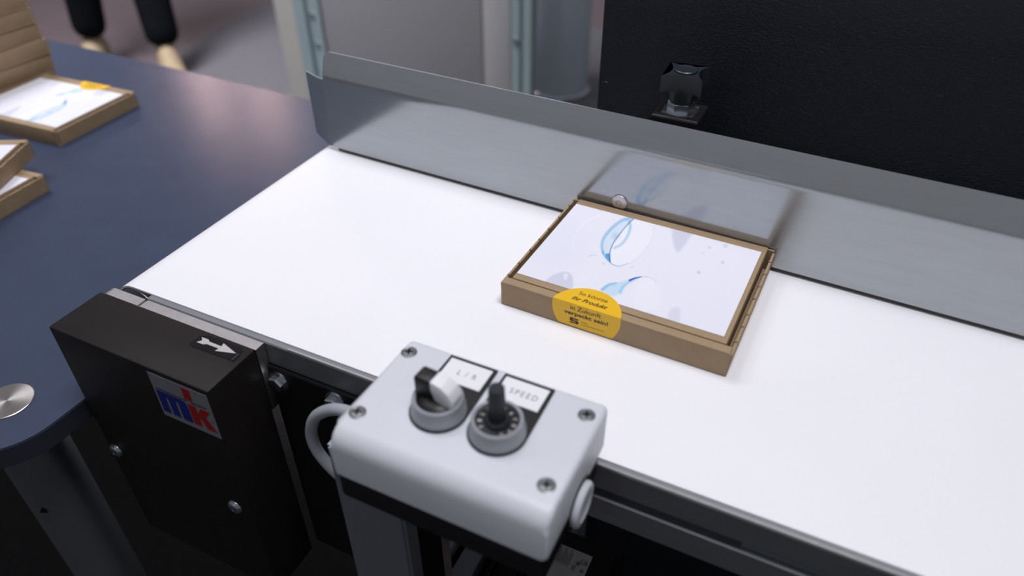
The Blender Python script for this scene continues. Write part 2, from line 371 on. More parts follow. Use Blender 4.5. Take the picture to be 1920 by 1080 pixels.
# ------------------------------------------------------------------ mailer boxes
LBX, WBX, HBX = .1645, .1290, .0203
def make_mailer():
    t = thing('mailer_box', (0, 0, 0), 'x', 'box'); lx, wy = LBX / 2, WBX / 2; th = .0016
    bm = new(); box(bm, -lx, lx, -wy, wy, 0, th); box(bm, -lx, lx, -wy, -wy + th, th, HBX - .0012); box(bm, -lx, lx, wy - th, wy, th, HBX - .0010)
    obj('tray', bm, 'kraft', t, smooth=False)
    for s in (-1, 1):
        bm = new(); x = s * (lx - .0007)                # outer side wall, leaning a little outwards at the top
        P = [(x - .0008, -wy + .001), (x + .0008, -wy + .001), (x + .0008, wy - .003), (x - .0008, wy - .003)]
        prism(bm, P, (0, 0, th), (1, 0, 0), (0, 1, 0), (s * .04, 0, 1), HBX - .0036)
        wl = obj('side_flap', bm, 'kraft', t, smooth=False)
        bm = new()
        for q in range(7): yq = -wy + .012 + q * .0172 + random.uniform(-.003, .003); box(bm, x + s * .0003 - .0008, x + s * .0003 + .0010, yq, yq + .0016, HBX - .0036, HBX - .0012)
        obj('perforation_nubs', bm, 'kraft_edge', wl, smooth=False)
    il = lx - .0050
    obj('lid', box(new(), -il, il, -wy + .0075, wy + .0002, .002, HBX, .0007, 2), 'kraft', t)
    obj('lid_lip', box(new(), -lx + .0006, lx - .0006, -wy - .0003, -wy + .0069, HBX - .0022, HBX - .0002, .0008, 2), 'kraft', t)
    obj('front_panel', box(new(), -lx, lx, -wy - .0003, -wy + .0012, .0003, HBX - .0012, .0004, 1), 'kraft', t)
    return t
proto = make_mailer()
# the printed sheet
SW, SH = .1505, .1070; SX0, SY0 = -.0765, -.0510
def print_sheet():
    nu, nv = 330, 234
    # picture drawn in the coordinates of the sheet's corners as seen in a close view, then squared up
    src = np.array([(25, 548), (1492, 1012), (1762, 410), (470, 48)], float); dst = np.array([(0, 0), (1, 0), (1, 1), (0, 1)], float)
    A = []; bb = []
    for (u, v), (x, y) in zip(dst, src):
        A += [[u, v, 1, 0, 0, 0, -u * x, -v * x], [0, 0, 0, u, v, 1, -u * y, -v * y]]; bb += [x, y]
    h = np.append(np.linalg.solve(np.array(A), np.array(bb)), 1).reshape(3, 3)
    uu, vv = np.meshgrid(np.linspace(0, 1, nu + 1), np.linspace(0, 1, nv + 1), indexing='ij')
    q = np.stack([uu, vv, np.ones_like(uu)], -1) @ h.T; X = q[..., 0] / q[..., 2]; Y = q[..., 1] / q[..., 2]
    img = np.empty(X.shape + (3,)); img[:] = (.83, .83, .92)
    def lay(mask, col, alpha):
        k_ = (np.clip(mask, 0, 1) * alpha)[..., None]; img[:] = img * (1 - k_) + np.array(col) * k_
    def stroke(P, w0, w1, col, alpha, soft=4.):
        P = np.array([tuple(p)[:2] for p in catmull([(a, b_, 0) for a, b_ in P], 8)]); best = np.full(X.shape, 1e9); n_ = len(P) - 1
        for i in range(n_):
            a, b_ = P[i], P[i + 1]; d = b_ - a; t = np.clip(((X - a[0]) * d[0] + (Y - a[1]) * d[1]) / (d @ d + 1e-9), 0, 1)
            f = (i + t) / n_; ww = w0 + (w1 - w0) * f if not callable(w0) else w0(f)
            best = np.minimum(best, np.hypot(X - a[0] - t * d[0], Y - a[1] - t * d[1]) - ww)
        lay(.5 - best / soft, col, alpha)
    def blob(cx, cy, rx, ry, ang, col, alpha, soft=.15):
        c, s = math.cos(R(ang)), math.sin(R(ang)); a = ((X - cx) * c + (Y - cy) * s) / rx; b_ = (-(X - cx) * s + (Y - cy) * c) / ry
        lay((1 - np.hypot(a, b_)) / soft, col, alpha)
    def poly(P, col, alpha, soft=8.):
        P = np.array([tuple(p)[:2] for p in catmull([(a, b_, 0) for a, b_ in P + P[:1]], 8)]); ins = np.zeros(X.shape, bool); best = np.full(X.shape, 1e9)
        for a, b_ in zip(P, P[1:]):
            if a[1] != b_[1]: ins ^= ((a[1] > Y) != (b_[1] > Y)) & (X < (b_[0] - a[0]) * (Y - a[1]) / (b_[1] - a[1]) + a[0])
            d = b_ - a; t = np.clip(((X - a[0]) * d[0] + (Y - a[1]) * d[1]) / (d @ d + 1e-9), 0, 1); best = np.minimum(best, np.hypot(X - a[0] - t * d[0], Y - a[1] - t * d[1]))
        lay(.5 + np.where(ins, best, -best) / soft, col, alpha)
    blue, deep, pale, grey = (.10, .42, .72), (.005, .10, .36), (.50, .72, .88), (.42, .43, .60)
    blob(330, 330, 400, 300, -25, (.76, .76, .92), .35, .6)
    stroke([(450, 400), (440, 300), (520, 190), (640, 130)], 3, 3, (.95, .95, .98), .5, 10)
    # upper lens: back bowl, tinted ring, dark rim
    poly([(705, 470), (720, 360), (800, 240), (876, 165), (960, 180), (1018, 235), (990, 330), (900, 440), (800, 497), (745, 495)], (.90, .90, .96), .6, 20)
    stroke([(1020, 215), (1005, 300), (950, 390), (870, 470), (800, 498)], 2, 2, grey, .25, 8)
    poly([(880, 160), (820, 168), (740, 215), (680, 270), (645, 340), (650, 400), (690, 470), (705, 440), (700, 400), (720, 350), (780, 270), (840, 205)], pale, .45, 12)
    stroke([(862, 158), (790, 175), (715, 232), (660, 300), (645, 360), (655, 410)], 11, 9, blue, .62, 14)
    stroke([(845, 185), (850, 230), (825, 295), (785, 345), (735, 372)], 11, 7, (.12, .45, .70), .55, 14)
    blob(745, 285, 45, 40, -30, blue, .35, .9)
    poly([(665, 415), (690, 410), (702, 420), (703, 470), (690, 462), (672, 440)], (.01, .33, .75), .9, 10)
    stroke([(876, 164), (830, 205), (780, 265), (735, 325), (708, 380), (698, 435), (704, 475)], 2.4, 3.5, deep, .9, 3.5)
    stroke([(648, 395), (665, 435), (705, 480), (745, 502), (785, 500), (830, 482)], 3.5, 1.2, (.03, .25, .55), .8, 4)
    # lower lens
    poly([(630, 680), (680, 640), (760, 620), (840, 600), (920, 582), (860, 615), (800, 650), (770, 700), (700, 720)], pale, .75, 16)
    stroke([(640, 672), (690, 638), (740, 628)], 10, 6, blue, .7, 14)
    stroke([(770, 690), (790, 655), (830, 622), (900, 588)], 12, 3, (.25, .58, .82), .7, 14)
    stroke([(838, 607), (880, 590), (922, 582)], 7, 3, (.01, .06, .42), .95, 5)
    stroke([(922, 581), (970, 584), (1010, 602), (1028, 628)], 2.2, 2, grey, .6, 4)
    poly([(930, 590), (1000, 600), (1050, 680), (1040, 790), (960, 830), (880, 800), (850, 700)], (.88, .88, .96), .5, 40)
    # grey lenses out of focus
    poly([(232, 605), (300, 560), (380, 543), (425, 570), (432, 630), (415, 690), (320, 690), (240, 650)], grey, .42, 16)
    poly([(370, 552), (395, 560), (385, 600), (365, 590)], (.9, .9, .96), .6, 10)
    poly([(1145, 230), (1280, 260), (1255, 320), (1220, 370), (1178, 405), (1150, 330)], grey, .42, 26)
    poly([(1100, 850), (1140, 805), (1185, 810), (1188, 870), (1180, 910), (1110, 900)], grey, .26, 22)
    for cx, cy, r_, al in ((1325, 552, 18, .5), (1493, 482, 19, .4), (1405, 375, 15, .4), (1515, 365, 22, .35), (1355, 415, 16, .18), (655, 484, 13, .4), (857, 515, 9, .4), (455, 262, 6, .4), (732, 163, 6, .5), (688, 180, 4, .5), (640, 100, 10, .4), (945, 462, 8, .15)):
        blob(cx, cy, r_, r_ * .85, 0, grey, al, .6)
    stroke([(550, 430), (575, 422), (605, 424)], 4, 2, grey, .45, 6)
    verts = np.stack([SX0 + uu * SW, SY0 + vv * SH, np.full(uu.shape, HBX + .00025)], -1).reshape(-1, 3)
    i = np.arange(nu)[:, None] * (nv + 1) + np.arange(nv)[None, :]; F = np.stack([i, i + nv + 1, i + nv + 2, i + 1], -1).reshape(-1, 4)
    me = bpy.data.meshes.new('printed_sheet'); me.from_pydata(verts.tolist(), [], F.tolist())
    at = me.color_attributes.new('ink', 'FLOAT_COLOR', 'POINT'); at.data.foreach_set('color', np.concatenate([img, np.ones(img.shape[:2] + (1,))], -1).astype(np.float32).ravel())
    me.materials.append(MATS['printed_paper']); o = bpy.data.objects.new('printed_sheet', me); COL.objects.link(o); o.parent = proto; ORG[o] = ORG[proto]
    o['label'] = 'white printed sheet showing blue-rimmed contact lenses'; return o
print_sheet()
# yellow round sticker folded over the front edge
SR, SCX, dn = .0252, -.0165, .0042; fy = -WBX / 2 - .0003
def seg_top():
    a0 = math.asin(dn / SR); return circ(SR, 40, a0, math.pi - a0, (0, -dn), True)
def seg_front():
    lo = -(HBX - .0006); out = []
    for i in range(81):
        a = math.pi - math.asin(dn / SR) + (math.pi + 2 * math.asin(dn / SR)) * i / 80; x, y = SR * math.cos(a), -dn + SR * math.sin(a); out.append((x, max(y, lo)))
    return out
bm = new(); prism(bm, seg_top(), (SCX, fy, HBX + .0003), (1, 0, 0), (0, 1, 0), (0, 0, 1), .0002)
prism(bm, seg_front(), (SCX, fy, HBX + .0003), (1, 0, 0), (0, 0, 1), (0, -1, 0), .0002)
stk = obj('sticker', bm, 'sticker_yellow', proto, smooth=False); stk['label'] = 'round yellow sticker folded over the front edge'
bm = new(); zt = HBX + .00056; X_, Y_, Zv = (1, 0, 0), (0, 1, 0), (0, 0, 1)
text(bm, 'So könnte', (SCX - .0105, fy + .0108, zt), X_, Y_, .021, .0040, .005)
text(bm, 'Ihr Produkt', (SCX - .0130, fy + .0040, zt), X_, Y_, .026, .0040, .02, .35)
yf = fy - .00027
text(bm, 'in Zukunft', (SCX - .0115, yf, HBX - .0048), X_, Zv, .0225, .0036, .005)
text(bm, 'verpackt sein!', (SCX - .0160, yf, HBX - .0106), X_, Zv, .0325, .0044, .025)
for i, (dx, dz) in enumerate(((-.0115, -.0165),)):
    for q in range(3):
        prism(bm, [(0, 0), (.0062, .0), (.0068, .0011), (.0006, .0011)] if q != 1 else [(.0004, 0), (.0064, 0), (.0062, .0011), (0, .0011)], (SCX + dx, yf, HBX + dz + q * .0017), X_, Zv, (0, -1, 0), .00002)
    prism(bm, circ(.0012, 16, c=(.0012, .0037)), (SCX + dx, yf, HBX + dz), X_, Zv, (0, -1, 0), .00002); prism(bm, circ(.0012, 16, c=(.0056, .0012)), (SCX + dx, yf, HBX + dz), X_, Zv, (0, -1, 0), .00002)
text(bm, 'swiss', (SCX - .0030, yf, HBX - .0138), X_, Zv, .0050, .0011); text(bm, 'verpackungssysteme', (SCX - .0030, yf, HBX - .0160), X_, Zv, .0170, .0011)
obj('lettering', bm, 'ink_black', stk, smooth=False)
def place(o, loc, rz, label, group=None, rx=0, ry=0):
    o.location = Vector(loc) + Vector((0, 0, ZB)); o.rotation_euler = (rx, ry, rz); tag(o, label, 'box', group); return o
def mailer(*a, **k): return place(copy_tree(proto), *a, **k)
a = R(-1.7); c_, s_ = math.cos(a), math.sin(a)
place(proto, (-.1085 - s_ * WBX / 2, .3715 + c_ * WBX / 2, .0003), a, 'kraft mailer box with lens picture and yellow sticker lying on the white belt')
TZ = -.0800
# on the table
def corner_place(cx, cy, z, rz, sx, sy, label, group=None):
    """put the box so that its corner (sx, sy, in the box's own turned frame) stands at cx, cy"""
    v = Matrix.Rotation(rz, 2) @ Vector((sx * LBX / 2, sy * WBX / 2)); return mailer((cx - v.x, cy - v.y, z), rz, label, group)
corner_place(-.8606, .5016, TZ + .0003, R(183.2), -1, 1, 'kraft mailer box with yellow sticker at its far edge, lying on the grey table')
corner_place(-.7790, .4235, TZ + .0003, R(185.5), -1, -1, 'kraft mailer box flat on the table at the left picture edge, under a turned one', 'two crossed boxes')
corner_place(-.8230, .4480, TZ + .0003 + HBX + .0010, R(180 + 27), -1, -1, 'kraft mailer box lying turned on top of another at the left picture edge', 'two crossed boxes')
names = ['at the very bottom of the tall stack, hidden behind another box', 'second from the bottom of the tall stack', 'third from the bottom of the tall stack', 'fourth from the bottom of the tall stack', 'fifth from the bottom of the tall stack', 'topmost of the tall stack at the upper left picture corner']
for i, nm in enumerate(names):
    j = [0, .001, .0035, .001, .0, -.0015, .001][i]; jx = [0, .001, .002, -.001, .0, .001, -.001][i]
    hh = HBX + .0008
    mailer((-1.0385 - WBX / 2 + jx, .6420 - LBX / 2 + j, TZ + .0003 + i * hh), R(-90 + [0, .4, -.5, .3, -.2, .5, 0][i]), 'kraft mailer box ' + nm, 'tall stack of mailer boxes on the table')

# ------------------------------------------------------------------ table
TA = R(-.9); tb = thing('work_table', (-1.1, .45, FL), 'blue-grey laminate table with rounded corner and tubular steel legs', 'table')
TU = Vector((math.cos(TA), math.sin(TA), 0)); TV = Vector((-math.sin(TA), math.cos(TA), 0))
cc = Vector((-.5265, .1890, 0)); rc = .051; TL, TW = 1.5, .474         # centre of the near right corner's arc, table length and depth between arc centres
o0 = cc
outl = []
for (ox, oy, a0) in ((0, 0, -90), (0, TW + .03, 0), (-TL, TW + .03, 90), (-TL, 0, 180)):
    for i in range(13): a = R(a0 + 90 * i / 12); outl.append((ox + rc * math.cos(a), oy + rc * math.sin(a)))
bm = new(); prism(bm, outl, o0 + Z * (TZ - .019), TU, TV, Z, .019, .0008)
obj('table_top', bm, 'table_laminate', tb)
bm = new(); rim = [(x * 1.0, y) for x, y in outl]
ctr = Vector((-TL / 2, (TW + .03) / 2))
def offset(p, d): q = Vector(p); qx = max(-TL, min(0, q.x)); qy = max(0, min(TW + .03, q.y)); n_ = (q - Vector((qx, qy))).normalized(); return tuple(q + n_ * d)
ro = [offset(p, .0006) for p in outl]; k = len(ro)
va = [bm.verts.new(o0 + Z * (TZ - .0188) + TU * p[0] + TV * p[1]) for p in ro]; vb = [bm.verts.new(q.co + Z * .0176) for q in va]
vc = [bm.verts.new(o0 + Z * (TZ - .0188) + TU * p[0] + TV * p[1]) for p in [offset(p, -.0004) for p in outl]]; vd = [bm.verts.new(q.co + Z * .0176) for q in vc]
for i in range(k):
    j = (i + 1) % k; bm.faces.new((va[i], va[j], vb[j], vb[i])); bm.faces.new((vb[i], vb[j], vd[j], vd[i])); bm.faces.new((vc[i], va[i], va[j], vc[j])); bm.faces.new((vd[i], vd[j], vc[j], vc[i]))
obj('edge_band', bm, 'table_edge', tb)
for (ox, oy) in ((0, 0), (-TL, 0), (-TL, TW + .03), (0, TW + .03)):
    p = o0 + TU * ox + TV * oy
    lg = obj('table_leg', lathe(new(), [(0, 0), (.0235, 0), (.0255, .002), (.0255, ZB + TZ - .019 - .012), (.024, ZB + TZ - .019), (0, ZB + TZ - .019)], (p.x, p.y, FL), Z, 40), 'leg_steel', tb)
    obj('foot_cap', lathe(new(), [(0, .0), (.027, 0), (.027, .03), (.0258, .032), (0, .032)], (p.x, p.y, FL + .0), Z, 32), 'black_plastic', lg)
    obj('leg_cap', lathe(new(), [(0, -.001), (.0192, -.001), (.0192, .0006), (.0186, .0010), (0, .0010)], (p.x, p.y, TZ), Z, 48), 'cap_steel', tb, ang=12)
bm = new(); prism(bm, [(-.0035, 0), (.0035, 0), (0, .006)], cc + Vector((.012, -.0232, TZ - .105)), (.9, .43, 0), (0, 0, 1), (.43, -.9, 0), .0006)
obj('leg_mark', bm, 'black_matt', tb, smooth=False)

# ------------------------------------------------------------------ control box
cb = thing('control_box', (-.1355, .229, -.0065), 'light grey push-button box with rotary switch and speed knob beside the belt', 'control box')
x0, x1 = -.2000, -.0742; yb_, yf_ = .2725, .1885; zc, zt = .0150, .0450
pr = [(yb_, zc), (yb_, zt - .004)] + [(yb_ - .004 + .004 * math.cos(a), zt - .004 + .004 * math.sin(a)) for a in [i * math.pi / 8 for i in range(1, 5)]]
pr += [(yf_ + .0115 - .0105 * math.sin(a), zt - .0115 + .0115 * math.cos(a)) for a in [i * math.pi / 16 for i in range(0, 9)]] + [(yf_ - .0002, zc)]
bm = new(); prism(bm, pr, (x0, 0, 0), (0, 1, 0), (0, 0, 1), (1, 0, 0), x1 - x0)
ends = [e for e in bm.edges if abs(e.verts[0].co.x - e.verts[1].co.x) < 1e-6 and (e.verts[0].co.z > zc + 1e-4 or e.verts[1].co.z > zc + 1e-4)]
bmesh.ops.bevel(bm, geom=ends, offset=.0034, segments=3, affect='EDGES', profile=.5)
cvr = obj('cover', bm, 'cover_grey', cb, ang=50)
base = obj('base', box(new(), x0 + .0012, x1 - .0012, yf_ + .0012, .2662, -.0065, zc, .0022, 2), 'black_plastic', cb)
obj('mount_plate', BX(x0 + .004, x1 - .030, yf_ + .004, .2640, -.0100, -.0065, .0005, 1), 'post_aluminium', cb, smooth=False)
for x, y in ((-.1935, .2085), (-.1938, .2605), (-.0826, .2595), (-.0836, .2088)):
    q = obj('cover_screw', lathe(new(), [(.0048, -.0002), (.0048, .0003), (.0042, .0005), (.0037, .0002), (.0034, .0006), (.0010, .0009), (0, .0009)], (x, y, zt), Z, 28), 'screw_dark', cb)
    bm = new()
    for d in (0, 90):
        a = R(20 + d); u_ = Vector((math.cos(a), math.sin(a), 0)); prism(bm, [(-.0024, -.0006), (.0024, -.0006), (.0024, .0006), (-.0024, .0006)], (x, y, zt + .0007), u_, Vector((-u_.y, u_.x, 0)), Z, .0003)
    obj('cross_slot', bm, 'black_matt', q, smooth=False)
# legend plates around the actuators
def legend(cx, s1, nm):
    cy = .2283; w_ = .0152; P = [(cx + w_ - .001, .2690 - .0042), (cx - w_ + .001, .2690 - .0042)]
    P = [(cx + w_, .2686), (cx - w_, .2686)] + [(cx - .0160 * math.cos(a), cy - .0160 * math.sin(a)) for a in [i * math.pi / 24 for i in range(25)]]
    pl = obj('legend_plate', prism(new(), P, (0, 0, zt), (1, 0, 0), (0, 1, 0), Z, .0013, .0003), 'black_plastic', cb, smooth=False)
    ins = obj('legend_insert', BX(cx - .0133, cx + .0133, .2488, .2662, zt + .0013, zt + .0018, .0002, 1), 'label_white', pl, smooth=False)
    wd = .0115 if '/' in s1 else .0165
    obj('lettering', text(new(), s1, (cx - wd / 2 + .0015, .2552, zt + .00185), (1, 0, 0), (0, 1, 0), wd, .0040, .0, space=1.35), 'ink_grey', pl, smooth=False)
    return cy
CX1, CX2 = -.1548, -.1198
legend(CX1, 'L / R', 'a'); cy = legend(CX2, 'SPEED', 'b'); zr = zt + .0013
ringp = [(.0152, 0), (.0150, .0030), (.0140, .0048), (.0141, .0070), (.0137, .0095), (.0128, .0102), (.0118, .0098), (.0114, .0070), (.0114, .0)]
sw = obj('selector_switch', lathe(new(), ringp, (CX1, cy, zr), Z, 48), 'ring_grey', cb)
sp_ = obj('speed_dial', lathe(new(), ringp, (CX2, cy, zr), Z, 48), 'ring_grey', cb)
obj('rotor', lathe(new(), [(.0113, 0), (.0113, .0072), (.0098, .0088), (.006, .0100), (0, .0104)], (CX1, cy, zr), Z, 40), 'black_plastic', sw)
# lever across the selector: black block with a white front half
ld = Vector((math.cos(R(-4)), math.sin(R(-4)), 0)); lp = Vector((-ld.y, ld.x, 0)); lo = Vector((CX1, cy + .0008, zr))
def lever(pts, wd, nm, mt):
    bm = new(); prism(bm, pts, lo - lp * wd / 2, ld, Z, lp, wd)
    bmesh.ops.bevel(bm, geom=[e for e in bm.edges], offset=.0009, segments=2, affect='EDGES', profile=.5); return obj(nm, bm, mt, sw)
lever([(-.0118, .0060), (.004, .0060), (.0008, .0230), (-.0105, .0230), (-.0120, .0215)], .0092, 'lever', 'black_plastic')
lever([(.0008, .0105), (.0090, .0078), (.0118, .0095), (.0122, .0140), (.0098, .0188), (.0050, .0222), (-.0015, .0233), (-.0015, .0170)], .0100, 'lever_pointer', 'label_white')
obj('scale_disc', lathe(new(), [(.0113, 0), (.0113, .0072), (.0060, .0076), (0, .0076)], (CX2, cy, zr), Z, 40), 'black_plastic', sp_)
obj('dial_collar', lathe(new(), [(.0066, .0076), (.0066, .0090), (.0056, .0102), (0, .0102)], (CX2, cy, zr), Z, 36), 'knob_black', sp_)
gr = []
for i in range(72): a = 2 * math.pi * i / 72; r = .0046 + .00024 * math.cos(18 * a); gr.append((r * math.cos(a), r * math.sin(a)))
bm = new(); prism(bm, gr, (CX2, cy, zr + .010), (1, 0, 0), (0, 1, 0), Z, .0215, .0008)
for v in bm.verts:
    f = 1 - .14 * (v.co.z - zr - .010) / .0215; v.co.x = CX2 + (v.co.x - CX2) * f; v.co.y = cy + (v.co.y - cy) * f
obj('dial_knob', bm, 'knob_black', sp_)
bm = new()
for i in range(11):
    a = R(230 - 280 * i / 10); p = Vector((CX2 + .0091 * math.cos(a), cy + .0091 * math.sin(a), zr + .0076)); t_ = Vector((math.sin(a), -math.cos(a), 0)); n_ = Vector((math.cos(a), math.sin(a), 0))
    text(bm, str(i), p - t_ * .0008 - n_ * .0011, t_, n_, .0016, .0022, .02)
obj('scale_numbers', bm, 'label_grey', sp_, smooth=False)
# right end: round blanking plug in a black boss; left end: cable gland
PY_, PZ_ = .2325, .0075
obj('plug_boss', lathe(new(), [(0, -.004), (.0162, -.004), (.0162, .0004), (.0150, .0014), (0, .0014)], (x1 - .0008, PY_, PZ_ + .001), (1, 0, 0), 40), 'black_plastic', cb)
obj('blanking_plug', lathe(new(), [(0, 0), (.0130, 0), (.0132, .0016), (.0122, .0032), (.0095, .0036), (.0085, .0030), (0, .0032)], (x1 + .0006, PY_, PZ_), (1, 0, 0), 40), 'cover_grey', cb)
gl = obj('cable_gland', lathe(new(), [(0, 0), (.0125, 0), (.0125, .003), (.0110, .0034), (.0110, .010), (.0098, .0140), (.0062, .0175), (.0048, .0175), (0, .0175)], (x0 + .0028, .2365, .0040), (-1, 0, 0), 12), 'gland_grey', cb, ang=25)
cab = thing('control_cable', (-.225, .2365, -.0800), 'grey cable curving out of the end of the push-button box', 'cable')
P = catmull([(x0 - .010, .2365, .004), (x0 - .025, .2365, .003), (-.2390, .2360, -.0005), (-.2530, .2350, -.0125), (-.2600, .2345, -.0300), (-.2590, .2345, -.0470), (-.2500, .2350, -.0620), (-.2400, .2370, -.0750), (-.2365, .2420, -.1000), (-.2360, .2450, -.20), (-.2360, .2450, -.42)], 10)
obj('sheath', tube(new(), P, .0039, 16), 'cable_grey', cab)
obj('cable_tie', lathe(new(), [(.0039, 0), (.0046, 0), (.0046, .004), (.0039, .004)], (-.2360, .2448, -.16), Z, 20), 'black_plastic', cab)

# ------------------------------------------------------------------ drive unit under the belt
du = thing('drive_unit', (-.15, .32, -.32), 'grey and black drive unit with white rating label under the belt', 'motor')
zt_ = -.2000
obj('housing', BX(-.2160, -.0700, .2690, .3600, -.32, zt_ - .016, .003, 2), 'black_plastic', du)
for x0_, x1_, mt in ((-.2130, -.1990, 'label_grey'), (-.1885, -.1720, 'post_aluminium'), (-.1630, -.1600, 'black_cover'), (-.1380, -.1350, 'black_cover')):
    obj('housing_rib', BX(x0_, x1_, .2700, .3150, zt_ - .017, zt_, .0008, 1), mt, du, smooth=False)
obj('terminal_block', BX(-.1590, -.1400, .2700, .3000, zt_ - .017, zt_ - .004, .0008, 1), 'black_cover', du, smooth=False)
obj('indicator_lamp', lathe(new(), [(0, 0), (.0014, 0), (.0014, .001), (0, .0016)], (-.1555, .2850, zt_ - .004), Z, 12), 'led_orange', du)
obj('label_block', BX(-.1330, -.0750, .2700, .3440, zt_ - .017, zt_ - .0004, .0008, 1), 'black_plastic', du, smooth=False)
rl = obj('rating_label', BX(-.1190, -.0910, .2900, .3345, zt_ - .0004, zt_ - .0001), 'label_grey', du, smooth=False)
bm = new(); zz = zt_ + .0001
text(bm, 'CE', (-.0985, .3290, zz), (0, -1, 0), (1, 0, 0), .0052, .0042, .01)
text(bm, 'EAC', (-.1032, .3210, zz), (0, -1, 0), (1, 0, 0), .0050, .0032, .03)
prism(bm, [(-.0964, .3172), (-.0926, .3172), (-.0945, .3208)], (0, 0, zz), (1, 0, 0), (0, 1, 0), Z, .00005)
prism(bm, circ(.0018, 20, c=(-.0995, .3235)), (0, 0, zz), (1, 0, 0), (0, 1, 0), Z, .00005)
prism(bm, [(-.0950, .3245), (-.0920, .3245), (-.0935, .3290)], (0, 0, zz), (1, 0, 0), (0, 1, 0), Z, .00005)
for i in range(8): prism(bm, [(-.1180 + i * .0016, .3180), (-.1174 + i * .0016, .3180), (-.1174 + i * .0016, .3330 - (i % 3) * .003), (-.1180 + i * .0016, .3330 - (i % 3) * .003)], (0, 0, zz), (1, 0, 0), (0, 1, 0), Z, .00005)
obj('lettering', bm, 'ink_grey', rl, smooth=False)
obj('hanger', BX(-.1500, -.1300, .3400, .3550, zt_ - .018, -.050), 'black_matt', du, smooth=False)

# ------------------------------------------------------------------ grey cabinet in the background
CY = 1.90; gc = thing('control_cabinet', (-1.35, 2.1, FL), 'tall grey panelled cabinet with aluminium corner profiles in the background', 'cabinet')
ztop = 1.10
obj('body', BX(-1.700, -.885, CY + .02, CY + .09, FL + .02, ztop - .01), 'cabinet_grey', gc, smooth=False)
obj('side_trim', BX(-1.8000, -1.7050, CY + .01, CY + .06, FL, ztop, .002, 1), 'cabinet_beige', gc, smooth=False)
def profile(x0, x1, nm, mt):
    w_ = x1 - x0; bm = new(); P = [(x0, 0), (x0 + w_ * .40, 0), (x0 + w_ * .42, .006), (x0 + w_ * .40, .012), (x0 + w_ * .60, .012), (x0 + w_ * .58, .006), (x0 + w_ * .60, 0), (x1, 0), (x1, .04), (x0, .04)]
    prism(bm, P, (0, CY - .006, FL), (1, 0, 0), (0, 1, 0), Z, ztop - FL); return obj(nm, bm, mt, gc, smooth=False)
profile(-1.7040, -1.6000, 'corner_profile', 'profile_teal'); profile(-.9210, -.8600, 'corner_profile', 'profile_teal')
obj('door_panel', BX(-1.5960, -1.0200, CY, CY + .02, FL + .05, ztop, .003, 2), 'cabinet_grey', gc)
obj('door_strip', BX(-1.0150, -.9270, CY - .002, CY + .02, FL + .05, ztop, .003, 2), 'cabinet_light', gc)
obj('plinth', BX(-1.5960, -.9270, CY + .005, CY + .02, FL, FL + .048), 'joint_dark', gc, smooth=False)
for (x, z) in ((-1.632, -.4250), (-1.628, -.52), (-.9070, -.4000), (-.9070, -.70)):
    obj('profile_bolt', lathe(new(), [(0, 0), (.010, 0), (.0095, .004), (.005, .006), (0, .006)], (x, CY - .006, z), (0, -1, 0), 20), 'zinc', gc)
co = thing('round_column', (-1.035, 2.56, FL), 'round blue-grey metal column standing on the floor behind the cabinet', 'column')
obj('shaft', lathe(new(), [(0, 0), (.100, 0), (.105, .02), (.105, 2.0), (0, 2.0)], (-1.035, 2.56, FL), Z, 48), 'column_blue', co)
obj('base_ring', lathe(new(), [(.105, 0), (.112, 0), (.112, .012), (.105, .016)], (-1.035, 2.56, FL + .004), Z, 48), 'zinc', co)

# ------------------------------------------------------------------ person in the background
pn = thing('person', (-2.72, 2.06, FL), 'person in black trousers and tan shoes standing beyond the table', 'person')
PV = Vector((-2.72, 2.06, FL)); fwd = Vector((.80, -.60, 0)); rgt = Vector((.60, .80, 0))       # facing the stand
fr_ = Vector((-2.520, 2.030, FL)); fl_ = Vector((-2.890, 1.985, FL)); hip = Vector((-2.80, 2.14, FL + .93))
J = {}; E_ = []; Rr = {}
def jt(n, p, r, par=None):
    J[n] = Vector(p); Rr[n] = r
    if par: E_.append((par, n))
jt('pelvis', hip, (.165, .125))
for s, ft, nm in ((1, fr_, 'r'), (-1, fl_, 'l')):
    hp = hip + rgt * .095 * s + Z * -.04; an = ft + Z * .085; kn_ = hp.lerp(an, .5) + fwd * .035
    jt('hip' + nm, hp, (.095, .092), 'pelvis'); jt('th' + nm, hp.lerp(kn_, .5), (.088, .088), 'hip' + nm); jt('kn' + nm, kn_, (.070, .072), 'th' + nm)
    jt('ca' + nm, kn_.lerp(an, .35), (.072, .075), 'kn' + nm); jt('lo' + nm, kn_.lerp(an, .72), (.070, .070), 'ca' + nm); jt('hem' + nm, kn_.lerp(an, .93), (.068, .068), 'lo' + nm)
jt('waist', hip + Z * .18, (.145, .105), 'pelvis'); jt('chest', hip + Z * .40, (.165, .115), 'waist'); jt('collar', hip + Z * .54, (.10, .08), 'chest')
jt('neck', hip + Z * .62, (.052, .055), 'collar'); jt('jaw', hip + Z * .68 + fwd * .015, (.062, .075), 'neck'); jt('skull', hip + Z * .78 + fwd * .01, (.076, .092), 'jaw'); jt('crown', hip + Z * .835, (.05, .06), 'skull')
